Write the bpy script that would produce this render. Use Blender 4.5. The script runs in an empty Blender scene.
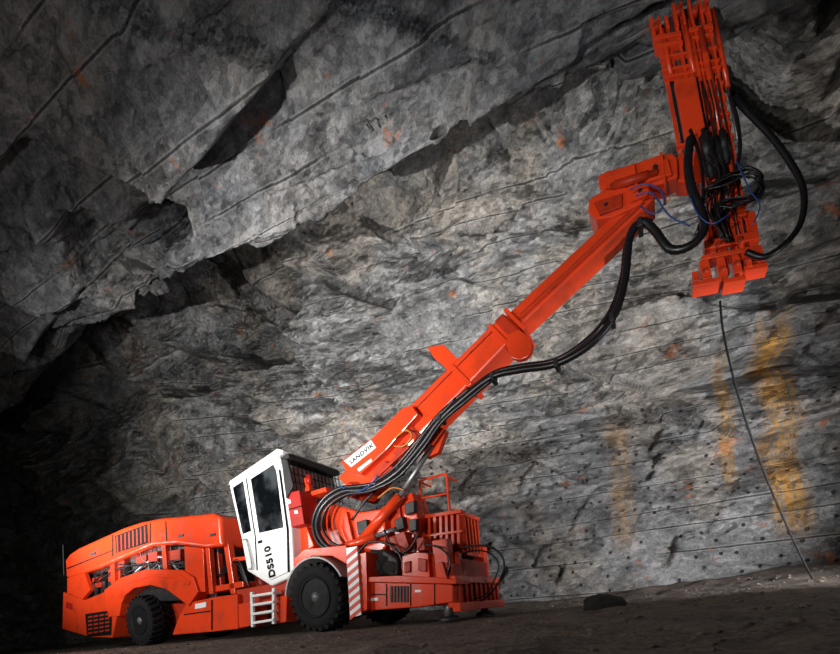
import bpy, bmesh, math, random
from mathutils import Vector, Matrix, noise
random.seed(7)
PI = math.pi
sc = bpy.context.scene
COL = sc.collection
sc.view_settings.view_transform = 'Standard'

# ------------------------------------------------------------------ frames
PHI = math.radians(5.5); FOC = 430.0; H = 0.19
cp, sp = math.cos(PHI), math.sin(PHI)
O = Vector((-1.54, 6.6, 0)); TH = math.radians(-29.9)
U = Vector((math.cos(TH), math.sin(TH), 0)); V = Vector((-math.sin(TH), math.cos(TH), 0))
OFF = Vector((3.0, -1.05, 0))

def P(px, py, y):
    """side-elevation point: machine plane at lateral offset y -> (x, y, z) in machine coordinates"""
    dx = px - 420; dy = 610 - py
    a = (dx*cp + dy*sp)/FOC; b = (-dx*sp + dy*cp)/FOC
    d = (y + O.dot(V))/(a*V.x + V.y)
    w = Vector((a*d, d, H + b*d)) - O
    return Vector((w.dot(U), y, w.z))
def W(x, y, z): return O + U*x + V*y + Vector((0, 0, z))

# ------------------------------------------------------------------ materials
def newmat(name):
    m = bpy.data.materials.new(name); m.use_nodes = True
    nt = m.node_tree; b = nt.nodes['Principled BSDF']
    return m, nt, b
def N(nt, typ, ins=None, **kw):
    n = nt.nodes.new(typ)
    for k, v in kw.items(): setattr(n, k, v)
    if ins:
        for k, v in ins.items():
            if isinstance(v, bpy.types.NodeSocket): nt.links.new(v, n.inputs[k])
            else: n.inputs[k].default_value = v
    return n
def M(nt, op, a, b=None, c=None, clamp=False):
    n = nt.nodes.new('ShaderNodeMath'); n.operation = op; n.use_clamp = clamp
    for i, v in enumerate((a, b, c)):
        if v is None: continue
        if isinstance(v, bpy.types.NodeSocket): nt.links.new(v, n.inputs[i])
        else: n.inputs[i].default_value = v
    return n.outputs[0]
def MIX(nt, f, a, b):
    n = nt.nodes.new('ShaderNodeMix'); n.data_type = 'RGBA'
    for i, v in ((0, f), (6, a), (7, b)):
        if isinstance(v, bpy.types.NodeSocket): nt.links.new(v, n.inputs[i])
        else: n.inputs[i].default_value = v if i == 0 else (*v[:3], 1)
    return n.outputs[2]
def SS(nt, v, lo, hi):
    n = nt.nodes.new('ShaderNodeMapRange'); n.interpolation_type = 'SMOOTHSTEP'
    nt.links.new(v, n.inputs[0]); n.inputs[1].default_value = lo; n.inputs[2].default_value = hi
    return n.outputs[0]
def paint(name, col, rough=.42, dirt=.5, scale=5, metal=0, dirtcol=None, bump=.04, spec=.5):
    m, nt, b = newmat(name)
    tc = N(nt, 'ShaderNodeTexCoord')
    nz = N(nt, 'ShaderNodeTexNoise', {'Vector': tc.outputs['Object'], 'Scale': scale, 'Detail': 6, 'Roughness': .65})
    f = SS(nt, nz.outputs[0], .45, .8)
    f = M(nt, 'MULTIPLY', f, dirt)
    dc = dirtcol or tuple(c*.35 for c in col)
    c = MIX(nt, f, col, dc)
    nt.links.new(c, b.inputs['Base Color'])
    b.inputs['Metallic'].default_value = metal; b.inputs['Specular IOR Level'].default_value = spec
    r = M(nt, 'MULTIPLY_ADD', f, .35, rough); nt.links.new(r, b.inputs['Roughness'])
    n2 = N(nt, 'ShaderNodeTexNoise', {'Vector': tc.outputs['Object'], 'Scale': 45, 'Detail': 3})
    bp = N(nt, 'ShaderNodeBump', {'Strength': bump, 'Distance': .02, 'Height': n2.outputs[0]})
    nt.links.new(bp.outputs[0], b.inputs['Normal'])
    return m
ORANGE = paint('orange_paint', (.74, .055, .013), .22, .6, 3, dirtcol=(.20, .022, .009), spec=.45)
ORANGE_D = paint('orange_paint_dirty', (.44, .032, .010), .40, .85, 6, dirtcol=(.045, .016, .010), spec=.25)
RED = paint('red_paint', (.36, .014, .009), .4, .4, spec=.3)
WHITE = paint('white_paint', (.80, .81, .80), .35, .22, 4, dirtcol=(.40, .36, .31))
RUBBER = paint('black_rubber', (.012, .012, .013), .5, .6, 9, dirtcol=(.05, .045, .04))
HOSE = paint('black_hose', (.008, .008, .010), .34, .3, 9, dirtcol=(.02, .02, .02))
CABLE = paint('cable_sheath', (.008, .008, .008), .9, .3, 9, dirtcol=(.014, .013, .012), spec=.15)
DARK = paint('dark_steel', (.014, .014, .016), .5, .6, 7, dirtcol=(.04, .034, .03))
RIM = paint('rim_paint', (.008, .008, .009), .6, .6, 7, dirtcol=(.006, .005, .005), spec=.2)
HUBM = paint('hub_paint', (.11, .11, .115), .40, .7, 9, dirtcol=(.04, .035, .03))
STEEL = paint('grey_steel', (.30, .30, .31), .38, .5, 7, metal=.7, dirtcol=(.10, .09, .08))
TYRE = paint('tyre_rubber', (.009, .009, .010), .8, .6, 6, dirtcol=(.024, .021, .018), spec=.2)
BLUE = paint('blue_hose', (.015, .05, .20), .4, .3)
GREYP = paint('grey_paint', (.36, .36, .35), .45, .6, dirtcol=(.12, .10, .09))
INK = paint('dark_ink', (.008, .008, .009), .7, .1, spec=.1)
REDST = paint('red_stripe', (.62, .04, .02), .45, .3)
OCHRE = paint('ochre_hose', (.45, .16, .03), .4, .3)
def mk_glass():
    m, nt, b = newmat('dark_glass')
    tc = N(nt, 'ShaderNodeTexCoord')
    nz = N(nt, 'ShaderNodeTexNoise', {'Vector': tc.outputs['Object'], 'Scale': 2.4, 'Detail': 4})
    nt.links.new(MIX(nt, SS(nt, nz.outputs[0], .4, .65), (.003, .004, .005), (.05, .055, .06)), b.inputs['Base Color'])  # slight reflections painted into the base colour as paler blotches
    b.inputs['Roughness'].default_value = .05
    b.inputs['Specular IOR Level'].default_value = .8
    return m
GLASS = mk_glass()

def rock_mat():
    m, nt, b = newmat('blasted_rock')
    tc = N(nt, 'ShaderNodeTexCoord')
    ob = tc.outputs['Object']; uv = tc.outputs['UV']
    sx = N(nt, 'ShaderNodeSeparateXYZ', {0: uv}); u, t = sx.outputs[0], sx.outputs[1]
    big = N(nt, 'ShaderNodeTexNoise', {'Vector': ob, 'Scale': .42, 'Detail': 5, 'Roughness': .65}).outputs[0]
    st = N(nt, 'ShaderNodeMapping', {'Vector': ob, 'Scale': (.66, 1.0, 1.0), 'Rotation': (.25, .35, .2)}).outputs[0]
    mid = N(nt, 'ShaderNodeTexNoise', {'Vector': st, 'Scale': 2.0, 'Detail': 9, 'Roughness': .78}).outputs[0]
    fine = N(nt, 'ShaderNodeTexNoise', {'Vector': ob, 'Scale': 26, 'Detail': 5, 'Roughness': .85}).outputs[0]
    wn = N(nt, 'ShaderNodeTexNoise', {'Vector': st, 'Scale': 3.5, 'Detail': 3, 'Roughness': .6}).outputs['Color']
    wv = N(nt, 'ShaderNodeVectorMath', {0: wn, 1: (.06, .06, .06)}, operation='MULTIPLY').outputs[0]
    stw = N(nt, 'ShaderNodeVectorMath', {0: st, 1: wv}, operation='ADD').outputs[0]
    def facet(scale):
        vo = N(nt, 'ShaderNodeTexVoronoi', {'Vector': stw, 'Scale': scale})
        df = N(nt, 'ShaderNodeVectorMath', {0: stw, 1: vo.outputs['Position']}, operation='SUBTRACT').outputs[0]
        rv = N(nt, 'ShaderNodeVectorMath', {0: vo.outputs['Color'], 1: (.5, .5, .5)}, operation='SUBTRACT').outputs[0]
        dt = N(nt, 'ShaderNodeVectorMath', {0: df, 1: rv}, operation='DOT_PRODUCT').outputs['Value']
        cr = N(nt, 'ShaderNodeSeparateColor', {0: vo.outputs['Color']}).outputs[0]
        return dt, cr
    f1, c1 = facet(1.4); f2, c2 = facet(4.2); f3, c3 = facet(13)
    v = M(nt, 'MULTIPLY_ADD', mid, .50, M(nt, 'MULTIPLY', fine, .34))
    v = M(nt, 'ADD', v, M(nt, 'MULTIPLY_ADD', c1, .03, M(nt, 'MULTIPLY_ADD', c2, .06, M(nt, 'MULTIPLY', c3, .07))))
    ramp = N(nt, 'ShaderNodeValToRGB', {0: v})
    e = ramp.color_ramp.elements
    e[0].position = .37; e[0].color = (.024, .025, .027, 1)
    e[1].position = .64; e[1].color = (.40, .395, .385, 1)
    q = e.new(.50); q.color = (.135, .136, .137, 1)
    vv = SS(nt, v, .37, .64)
    warm = SS(nt, big, .46, .60)
    col = MIX(nt, M(nt, 'MULTIPLY', warm, .6), ramp.outputs[0], MIX(nt, vv, (.036, .029, .022), (.40, .345, .28)))
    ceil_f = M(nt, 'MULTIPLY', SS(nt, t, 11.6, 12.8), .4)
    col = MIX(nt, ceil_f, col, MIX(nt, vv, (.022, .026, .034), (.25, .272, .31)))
    # half-barrel drill traces following the drift axis
    tt = M(nt, 'MULTIPLY_ADD', u, .02, t)
    k = M(nt, 'DIVIDE', tt, .55)
    kid = M(nt, 'FLOOR', k)
    jit = N(nt, 'ShaderNodeTexWhiteNoise', {'W': kid}, noise_dimensions='1D').outputs['Value']
    dist = M(nt, 'ABSOLUTE', M(nt, 'SUBTRACT', M(nt, 'FRACT', k), M(nt, 'MULTIPLY_ADD', jit, .4, .3)))
    seg = N(nt, 'ShaderNodeTexNoise', {'Vector': N(nt, 'ShaderNodeMapping', {'Vector': uv, 'Scale': (.20, 1.8, 1)}).outputs[0], 'Scale': 1.0, 'Detail': 3}).outputs[0]
    segm = SS(nt, seg, .41, .49)
    dd = M(nt, 'ADD', dist, M(nt, 'MULTIPLY_ADD', fine, .03, -.015))
    groove = M(nt, 'MULTIPLY', M(nt, 'SUBTRACT', 1, SS(nt, dd, .008, .028)), segm)
    rim = M(nt, 'MULTIPLY', M(nt, 'SUBTRACT', 1, SS(nt, M(nt, 'ABSOLUTE', M(nt, 'SUBTRACT', dd, .05)), .0, .028)), segm)
    col = MIX(nt, M(nt, 'MULTIPLY', groove, .75), col, (.020, .019, .018))
    col = MIX(nt, M(nt, 'MULTIPLY', rim, .30), col, (.42, .41, .395))
    # short hole mouths on the lower wall
    vo = N(nt, 'ShaderNodeTexVoronoi', {'Vector': uv, 'Scale': 3.0}, voronoi_dimensions='2D')
    hole = M(nt, 'SUBTRACT', 1, SS(nt, vo.outputs['Distance'], .07, .115))
    low = M(nt, 'SUBTRACT', 1, SS(nt, t, 4.6, 6.0))
    rnd = N(nt, 'ShaderNodeSeparateColor', {0: vo.outputs['Color']}).outputs[0]
    hole = M(nt, 'MULTIPLY', M(nt, 'MULTIPLY', hole, low), M(nt, 'GREATER_THAN', rnd, .35))
    col = MIX(nt, M(nt, 'MULTIPLY', hole, .94), col, (.006, .006, .006))
    # rust stains running down
    def stain(px, py, wd, t0, t1, c, amt, sd):
        nonlocal col
        x0 = P(px, py, 5).x
        nn = N(nt, 'ShaderNodeTexNoise', {'Vector': N(nt, 'ShaderNodeMapping', {'Vector': uv, 'Location': (sd, 0, 0), 'Scale': (20, .7, 1)}).outputs[0], 'Scale': 1.0, 'Detail': 8, 'Roughness': .78}).outputs[0]
        dx = M(nt, 'ABSOLUTE', M(nt, 'SUBTRACT', u, x0))
        f = M(nt, 'SUBTRACT', 1, SS(nt, dx, wd*.3, wd))
        f = M(nt, 'MULTIPLY', f, SS(nt, M(nt, 'MULTIPLY_ADD', mid, .3, M(nt, 'MULTIPLY', nn, .7)), .435, .535))
        f = M(nt, 'MULTIPLY', f, M(nt, 'MULTIPLY', SS(nt, t, t0-.3, t0+.6), M(nt, 'SUBTRACT', 1, SS(nt, t, t1-.6, t1+.3))))
        col = MIX(nt, M(nt, 'MULTIPLY', f, amt), col, MIX(nt, vv, tuple(k_*.35 for k_ in c), c))
    stain(784, 390, .40, 1.4, 6.2, (.60, .30, .05), .95, 0)
    stain(614, 440, .34, 1.6, 4.8, (.44, .26, .10), .7, 3)
    stain(724, 350, .17, 2.5, 5.6, (.50, .27, .06), .85, 9)
    rs = N(nt, 'ShaderNodeTexNoise', {'Vector': ob, 'Scale': 1.3, 'Detail': 7, 'Roughness': .75}).outputs[0]
    col = MIX(nt, M(nt, 'MULTIPLY', SS(nt, rs, .61, .67), .8), col, (.34, .11, .035))
    nt.links.new(col, b.inputs['Base Color'])
    rr = M(nt, 'MULTIPLY_ADD', mid, .45, .34); nt.links.new(rr, b.inputs['Roughness'])
    h = M(nt, 'MULTIPLY_ADD', f1, .48, M(nt, 'MULTIPLY_ADD', f2, .66, M(nt, 'MULTIPLY', f3, .85)))
    h = M(nt, 'ADD', h, M(nt, 'MULTIPLY_ADD', mid, .03, M(nt, 'MULTIPLY', fine, .024)))
    h = M(nt, 'SUBTRACT', h, M(nt, 'MULTIPLY', groove, .03))
    h = M(nt, 'SUBTRACT', h, M(nt, 'MULTIPLY', hole, .06))
    bp = N(nt, 'ShaderNodeBump', {'Strength': 1.0, 'Distance': 1.0, 'Height': h})
    nt.links.new(bp.outputs[0], b.inputs['Normal'])
    return m
ROCK = rock_mat()
def soil_mat(name, c0, c1):
    m, nt, b = newmat(name)
    ob = N(nt, 'ShaderNodeTexCoord').outputs['Object']
    a = N(nt, 'ShaderNodeTexNoise', {'Vector': ob, 'Scale': 3, 'Detail': 8, 'Roughness': .7}).outputs[0]
    f = N(nt, 'ShaderNodeTexNoise', {'Vector': ob, 'Scale': 34, 'Detail': 6, 'Roughness': .75}).outputs[0]
    v = M(nt, 'MULTIPLY_ADD', a, .4, M(nt, 'MULTIPLY', f, .6))
    nt.links.new(MIX(nt, SS(nt, v, .36, .62), c0, c1), b.inputs['Base Color'])
    b.inputs['Roughness'].default_value = .9
    bp = N(nt, 'ShaderNodeBump', {'Strength': 1.0, 'Distance': .06, 'Height': v})
    nt.links.new(bp.outputs[0], b.inputs['Normal'])
    return m
SOIL = soil_mat('dark_soil', (.018, .014, .011), (.18, .138, .108))
GRAVEL = soil_mat('gravel_stone', (.036, .029, .024), (.25, .195, .155))
DSTONE = soil_mat('dark_stone', (.008, .008, .008), (.035, .034, .032))

# ------------------------------------------------------------------ mesh helpers
SPLIT = {'hood_post', 'oil_filter', 'engine_hose', 'valve_block', 'support_bracket', 'articulation_hose', 'work_lamp', 'warning_label', 'hose_bracket', 'accumulator', 'hazard_stripe', 'data_label', 'hydraulic_pump', 'headlamp', 'guard_bar', 'front_hose', 'front_post', 'guide_rail', 'cross_bracket', 'feed_cylinder', 'drill_rod', 'top_clamp', 'clamp_roller', 'rock_drill', 'bottom_clamp', 'clamp_pin', 'clamp_foot', 'feed_cradle', 'hose_coil', 'feed_hose', 'blue_hose', 'hose_clamp', 'copper_pipe', 'axle', 'fitting', 'feed_pipe', 'track_groove', 'oil_pipe', 'clamp_jaw', 'door_seal', 'panel_seam', 'clamp_plate', 'bracket', 'pipe', 'hood_latch', 'deck_rib', 'lift_cylinder', 'cylinder_rod', 'side_bracket'}
def NB(): return bmesh.new()
def islands(bm):
    seen = set(); out = []
    for v_ in bm.verts:
        if v_ in seen: continue
        st = [v_]; seen.add(v_); comp = []
        while st:
            a = st.pop(); comp.append(a)
            for e in a.link_edges:
                o = e.other_vert(a)
                if o not in seen: seen.add(o); st.append(o)
        out.append(comp)
    return out
def obj(name, bm, mat, parent=None, bevel=0.0, label=None):
    bmesh.ops.recalc_face_normals(bm, faces=bm.faces)
    if name in SPLIT:
        isl = islands(bm)
        if len(isl) > 1:
            o = None
            for comp in isl:
                b2 = bmesh.new(); mp = {v_: b2.verts.new(v_.co) for v_ in comp}; done = set()
                for v_ in comp:
                    for f in v_.link_faces:
                        if f in done: continue
                        done.add(f); nf = b2.faces.new([mp[w] for w in f.verts]); nf.smooth = f.smooth
                o = obj_one(name, b2, mat, parent, bevel, label)
            bm.free(); return o
    return obj_one(name, bm, mat, parent, bevel, label)
def obj_one(name, bm, mat, parent, bevel, label):
    me = bpy.data.meshes.new(name); bm.to_mesh(me); bm.free()
    me.materials.append(mat)
    o = bpy.data.objects.new(name, me); COL.objects.link(o)
    if parent is not None:
        o.parent = parent
        if parent.type == 'EMPTY': o.location = OFF
    else:
        o.location = O; o.rotation_euler = (0, 0, TH)
    if bevel:
        md = o.modifiers.new('bevel', 'BEVEL'); md.width = bevel; md.segments = 2 if bevel < .05 else 4
        md.limit_method = 'ANGLE'; md.angle_limit = math.radians(35)
    if label: o['label'] = label
    return o
def tag(o, label, cat, group=None, kind=None):
    o['label'] = label; o['category'] = cat
    if group: o['group'] = group
    if kind: o['kind'] = kind
def prism(bm, pts, y1):
    a = [bm.verts.new(p) for p in pts]; b_ = [bm.verts.new((p.x, y1, p.z)) for p in pts]
    n = len(a); bm.faces.new(a); bm.faces.new(b_[::-1])
    for i in range(n): bm.faces.new((a[i], a[(i+1) % n], b_[(i+1) % n], b_[i]))
def slab(bm, px, y0, y1): prism(bm, [P(x, y, y0) for x, y in px], y1)
def rect(a, b, h0, h1=None):
    h1 = h0 if h1 is None else h1
    ax, ay = a; bx, by = b; l = math.hypot(bx-ax, by-ay); nx, ny = -(by-ay)/l, (bx-ax)/l
    return [(ax+nx*h0, ay+ny*h0), (bx+nx*h1, by+ny*h1), (bx-nx*h1, by-ny*h1), (ax-nx*h0, ay-ny*h0)]
def box(bm, x0, x1, y0, y1, z0, z1):
    prism(bm, [Vector((x0, y0, z0)), Vector((x1, y0, z0)), Vector((x1, y0, z1)), Vector((x0, y0, z1))], y1)
def ring(bm, c, d, r, seg, ref=None):
    d = d.normalized()
    ref = ref or (Vector((0, 0, 1)) if abs(d.z) < .9 else Vector((1, 0, 0)))
    s_ = d.cross(ref).normalized(); t_ = s_.cross(d)
    return [bm.verts.new(c + s_*(r*math.cos(2*PI*i/seg)) + t_*(r*math.sin(2*PI*i/seg))) for i in range(seg)]
def loft(bm, rings, cap=True):
    for a, b_ in zip(rings, rings[1:]):
        n = len(a)
        for i in range(n):
            f = bm.faces.new((a[i], a[(i+1) % n], b_[(i+1) % n], b_[i])); f.smooth = True
    if cap: bm.faces.new(rings[0][::-1]); bm.faces.new(rings[-1])
def cyl(bm, p0, p1, r0, r1=None, seg=18):
    p0 = Vector(p0); p1 = Vector(p1); d = p1-p0
    loft(bm, [ring(bm, p0, d, r0, seg), ring(bm, p1, d, r1 or r0, seg)])
def stepcyl(bm, p0, p1, prof, seg=18):
    p0 = Vector(p0); p1 = Vector(p1); d = p1-p0
    loft(bm, [ring(bm, p0.lerp(p1, f), d, r, seg) for f, r in prof])
def lathe_y(bm, cx, cz, prof, seg=40):
    rs = []
    for r, y in prof:
        rs.append([bm.verts.new((cx + r*math.cos(2*PI*i/seg), y, cz + r*math.sin(2*PI*i/seg))) for i in range(seg)])
    loft(bm, rs)
def spline(pts, step):
    pts = [Vector(p) for p in pts]; q = [pts[0]*2-pts[1]] + pts + [pts[-1]*2-pts[-2]]
    out = []
    for i in range(1, len(q)-2):
        a, b_, c, d = q[i-1:i+3]; n = max(2, int((c-b_).length/step))
        for k in range(n):
            t = k/n
            out.append(.5*((2*b_) + (c-a)*t + (2*a-5*b_+4*c-d)*t*t + (3*b_-a-3*c+d)*t**3))
    out.append(pts[-1]); return out
def tube(bm, pts, r, seg=10, corr=0.0, step=.05):
    path = spline(pts, .024 if corr else step)
    rings = []; ref = None
    for i, p in enumerate(path):
        d = (path[min(i+1, len(path)-1)] - path[max(i-1, 0)]).normalized()
        if ref is None: ref = Vector((0, 1, 0)) if abs(d.y) < .9 else Vector((1, 0, 0))
        s_ = d.cross(ref).normalized(); ref = s_.cross(d).normalized()
        rr = r*(1+corr*(1 if i % 2 else -1))
        rings.append([bm.verts.new(p + s_*(rr*math.cos(2*PI*k/seg)) + ref*(rr*math.sin(2*PI*k/seg))) for k in range(seg)])
    loft(bm, rings)
def ptube(bm, px, y, r, **kw):
    tube(bm, [P(p[0], p[1], p[2] if len(p) > 2 else y) for p in px], r, **kw)
def S(name, px, y0, y1, mat, parent, bevel=.015, label=None):
    bm = NB(); slab(bm, px, y0, y1); return obj(name, bm, mat, parent, bevel, label)

# ------------------------------------------------------------------ cavern
def chain(pts, n=14):
    out = []
    q = [Vector(p) for p in pts]; q = [q[0]*2-q[1]] + q + [q[-1]*2-q[-2]]
    for i in range(1, len(q)-2):
        a, b_, c, d = q[i-1:i+3]
        for k in range(n):
            t = k/n; cr = .5*((2*b_) + (c-a)*t + (2*a-5*b_+4*c-d)*t*t + (3*b_-a-3*c+d)*t**3)
            out.append(cr.lerp(b_.lerp(c, t), .6))
    out.append(Vector(pts[-1])); return out
PROF = chain([(5.35, -.5), (5.2, 1.2), (5.1, 3.0), (4.95, 5.0), (4.75, 6.2), (4.4, 7.5), (4.1, 8.7), (3.75, 9.8), (2.95, 10.0), (2.3, 8.9), (1.9, 7.7), (1.2, 7.45), (-.6, 8.3), (-3.0, 8.9), (-5.5, 8.9), (-8.0, 8.2), (-10.2, 5.6), (-11.0, 2.0), (-11.0, -.5)])
cum = [0]
for a, b_ in zip(PROF, PROF[1:]): cum.append(cum[-1] + (b_-a).length)
TL = cum[-1]
TSH = cum[14*4]; TNOTCH = cum[14*8]; TR = cum[14*11]; TLIP = cum[14*10]
def prof_at(t):
    lo, hi = 0, len(cum)-1
    while hi-lo > 1:
        m_ = (lo+hi)//2
        if cum[m_] <= t: lo = m_
        else: hi = m_
    f = (t-cum[lo])/max(1e-6, cum[hi]-cum[lo])
    p = PROF[lo].lerp(PROF[hi], f); d = (PROF[min(hi+3, len(PROF)-1)]-PROF[max(0, lo-3)]).normalized()
    return p, Vector((-d.y, d.x))
def hsh(i, j, sd): return noise.cell(Vector((i+.5, j+.5, sd+.5)))
def sm(a): a = max(0, min(1, a)); return a*a*(3-2*a)
def tri(u, v, sd):
    i, j = math.floor(u), math.floor(v); fu, fv = u-i, v-j
    if fu+fv < 1:
        a = hsh(i, j, sd); return a + (hsh(i+1, j, sd)-a)*fu + (hsh(i, j+1, sd)-a)*fv
    a = hsh(i+1, j+1, sd); return a + (hsh(i, j+1, sd)-a)*(1-fu) + (hsh(i+1, j, sd)-a)*(1-fv)
def block(u, v, sd, wdt, tilt=1.0):
    """flat tilted slabs with crisp straight edges between them"""
    j = math.floor(v); fv = v-j; sv = sm((fv-.5)/wdt+.5)
    r = 0
    for dj, wj in ((0, 1-sv), (1, sv)):
        if wj <= 0: continue
        uu = u + hsh(3, j+dj, sd+7)*1.0
        i = math.floor(uu); fu = uu-i; su = sm((fu-.5)/(wdt*.6)+.5)
        for di, wi in ((0, 1-su), (1, su)):
            if wi <= 0: continue
            a = i+di; b_ = j+dj
            r += wi*wj*(hsh(a, b_, sd)-.5 + tilt*((hsh(a, b_, sd+1)-.5)*(uu-a) + (hsh(a, b_, sd+2)-.5)*1.4*(v-b_)))
    return r
def rockdisp(x, t, sd=0):
    p = Vector((x*.5, t, sd))
    wx = .08*noise.noise(p*2.2+Vector((9, 0, 0))); wt = .05*noise.noise(p*2.2+Vector((0, 9, 0)))
    xx, vv = x+wx, t+wt
    big = .70*(tri(xx/4.6+.24*vv, vv/2.9-.05*xx, 1+sd)-.5) + .56*block(xx/3.6+.42*vv, vv/1.9-.06*xx, 20+sd, .05, 1.2)
    d = .12*block(xx/1.45-.36*vv, vv/.66+.18*xx, 40+sd, .10)
    d += .030*block(xx/.46+.5*vv, vv/.24-.3*xx, 60+sd, .3)
    d += .012*noise.fractal(Vector((x*2.4, t*3.4, sd)), .6, 2.1, 6)
    return big, d
HOLLOWS = [(-6.8, TNOTCH-2.0, 2.2, 1.3, 2.0, 2.6), (-10.3, TNOTCH-2.6, 2.0, 1.0, 2.0, 2.6), (-5.6, TR+.8, 1.7, .8, 1.2, 2.2), (-8.8, TSH+1.0, 1.3, .35, .8, 2.6), (-7.2, TSH+.2, 1.2, .30, .6, 2.6)]
def rock_sheet(name, t0, t1, nt_, xs):
    verts = []; uvs = []; faces = []
    wigs = [.85*(tri(x/1.9, .31, 77)-.5) + .25*(tri(x/.62, .27, 78)-.5) for x in xs]
    for j in range(nt_+1):
        t = t0 + (t1-t0)*j/nt_
        wt = max(0, 1-abs(t-TNOTCH)/3.2)
        nl = min(1, abs(t-(TNOTCH+TLIP)/2)/1.8)
        for x, wig in zip(xs, wigs):
            ts = max(0, min(TL, t + wig*wt))
            pp, nn = prof_at(ts)
            big, d = rockdisp(x, t)
            lowf = .55+.45*sm((t-4.5)/2)
            if t > TR+1: lowf *= 1-.35*sm((t-TR-1)/1.5)
            if t < 3: lowf *= .2+.8*sm((t-.8)/2.2)
            d = big*lowf*(.45+.55*nl) + d*(.5+.5*nl)*(.65+.35*sm((t-4.5)/2))
            if t < 1.5: d *= .6+.4*sm((t-.5))
            for hx, ht, rx, rt, dp, hard in HOLLOWS:
                if abs(x-hx) > rx*1.6 or abs(t-ht) > rt*1.6: continue
                e = abs(x-hx+.5*(t-ht))/rx*.7 + abs(t-ht)/rt*.7 + .35*noise.noise(Vector((x*.9, t*1.3, 5)))
                if e < 1: d -= dp*sm((1-e)*hard)
            if x < -10 and t < 6.6:      # crosscut opening behind the machine
                d -= 5.5*sm((-11.2+.5*noise.noise(Vector((3, t*.8, 1)))-x)/.9)*sm((x+23)/1.0)*sm((4.6-t)/.8)
            s_ = max(0, min(1, (t-2.5)/5.0))
            y = pp.x + nn.x*d; z = pp.y + nn.y*d - .165*max(-11, min(9, x))*s_
            verts.append((x, y, z)); uvs.append((x, ts))
    nx = len(xs)
    for j in range(nt_):
        for i in range(nx-1):
            faces.append((j*nx+i, j*nx+i+1, (j+1)*nx+i+1, (j+1)*nx+i))
    me = bpy.data.meshes.new(name); me.from_pydata(verts, [], faces)
    ul = me.uv_layers.new(name='UVMap')
    for l in me.loops: ul.data[l.index].uv = uvs[l.vertex_index]
    me.polygons.foreach_set('use_smooth', [True]*len(me.polygons))
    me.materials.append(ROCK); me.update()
    o = bpy.data.objects.new(name, me); COL.objects.link(o); o.location = O; o.rotation_euler = (0, 0, TH)
    return o
xs = []; x = -28.0
while x < 12.5:
    xs.append(x); x += .05 if -8.5 < x < 8.2 else (.09 if x > -15 else .2)
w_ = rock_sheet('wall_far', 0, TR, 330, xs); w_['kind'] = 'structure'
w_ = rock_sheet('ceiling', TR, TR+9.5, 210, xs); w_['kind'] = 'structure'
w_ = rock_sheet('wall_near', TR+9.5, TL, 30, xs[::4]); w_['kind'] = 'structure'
def end_wall():
    verts = []; uvs = []; faces = []; n = 100; m_ = 70
    for j in range(m_+1):
        for i in range(n+1):
            y = -12 + 18.5*i/n; z = -.6 + 12.5*j/m_
            bg, sm_ = rockdisp(y, z, 140)
            verts.append((-27.2 + (bg+sm_)*1.4, y, z)); uvs.append((y, z+6))
    for j in range(m_):
        for i in range(n): faces.append((j*(n+1)+i, j*(n+1)+i+1, (j+1)*(n+1)+i+1, (j+1)*(n+1)+i))
    me = bpy.data.meshes.new('wall_rear'); me.from_pydata(verts, [], faces)
    ul = me.uv_layers.new(name='UVMap')
    for l in me.loops: ul.data[l.index].uv = uvs[l.vertex_index]
    me.polygons.foreach_set('use_smooth', [True]*len(me.polygons)); me.materials.append(ROCK)
    o = bpy.data.objects.new('wall_rear', me); COL.objects.link(o); o.location = O; o.rotation_euler = (0, 0, TH); o['kind'] = 'structure'
end_wall()
def fz(x, y):
    p = Vector((x, y, 0))
    z = .04*noise.noise(p*.7) + .04*noise.fractal(p*2.1, .8, 2.2, 6)
    b_ = max(0, min(1, (y-3.0)/1.8)); z += .13*b_*b_ + .10*b_*max(0, noise.noise(p*1.3))
    z += .17*sm((x-3.5)/3.5)*sm((y-.5)/3.5)
    under = max(0, 1-max(abs(x+3)-5.8, abs(y-1)-1.4, 0)/1.0)
    z = z*(1-.7*under) - .01*under
    return z
def floor():
    verts = []; faces = []; ys = []; y = -11.2
    fx = []; x = -28
    while x < 13: fx.append(x); x += .04 if 0 < x < 7 else (.12 if x > -12 else .3)
    while y < 11: ys.append(y); y += .04 if -5 < y < -2 else (.1 if y < 5.6 else .4)
    for y in ys:
        for x in fx: verts.append((x, y, fz(x, y)))
    nx = len(fx)
    for j in range(len(ys)-1):
        for i in range(nx-1): faces.append((j*nx+i, j*nx+i+1, (j+1)*nx+i+1, (j+1)*nx+i))
    me = bpy.data.meshes.new('floor'); me.from_pydata(verts, [], faces)
    me.polygons.foreach_set('use_smooth', [True]*len(me.polygons)); me.materials.append(SOIL)
    o = bpy.data.objects.new('floor', me); COL.objects.link(o); o.location = O; o.rotation_euler = (0, 0, TH); o['kind'] = 'structure'
floor()
def stone(bm, c, r, sub=2, flat=.6):
    g = bmesh.ops.create_icosphere(bm, subdivisions=sub, radius=1)
    off = Vector((random.random()*50, random.random()*50, random.random()*50)); rz = random.random()*6
    for v_ in g['verts']:
        p = v_.co.copy(); k = 1+.35*noise.noise(p*1.1+off)+.12*noise.noise(p*3+off)
        p = Matrix.Rotation(rz, 3, 'Z') @ Vector((p.x*1.25, p.y*.9, p.z*flat))*k*r
        v_.co = p + c
BX = P(603, 602, .2).x
bm = NB()
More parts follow.
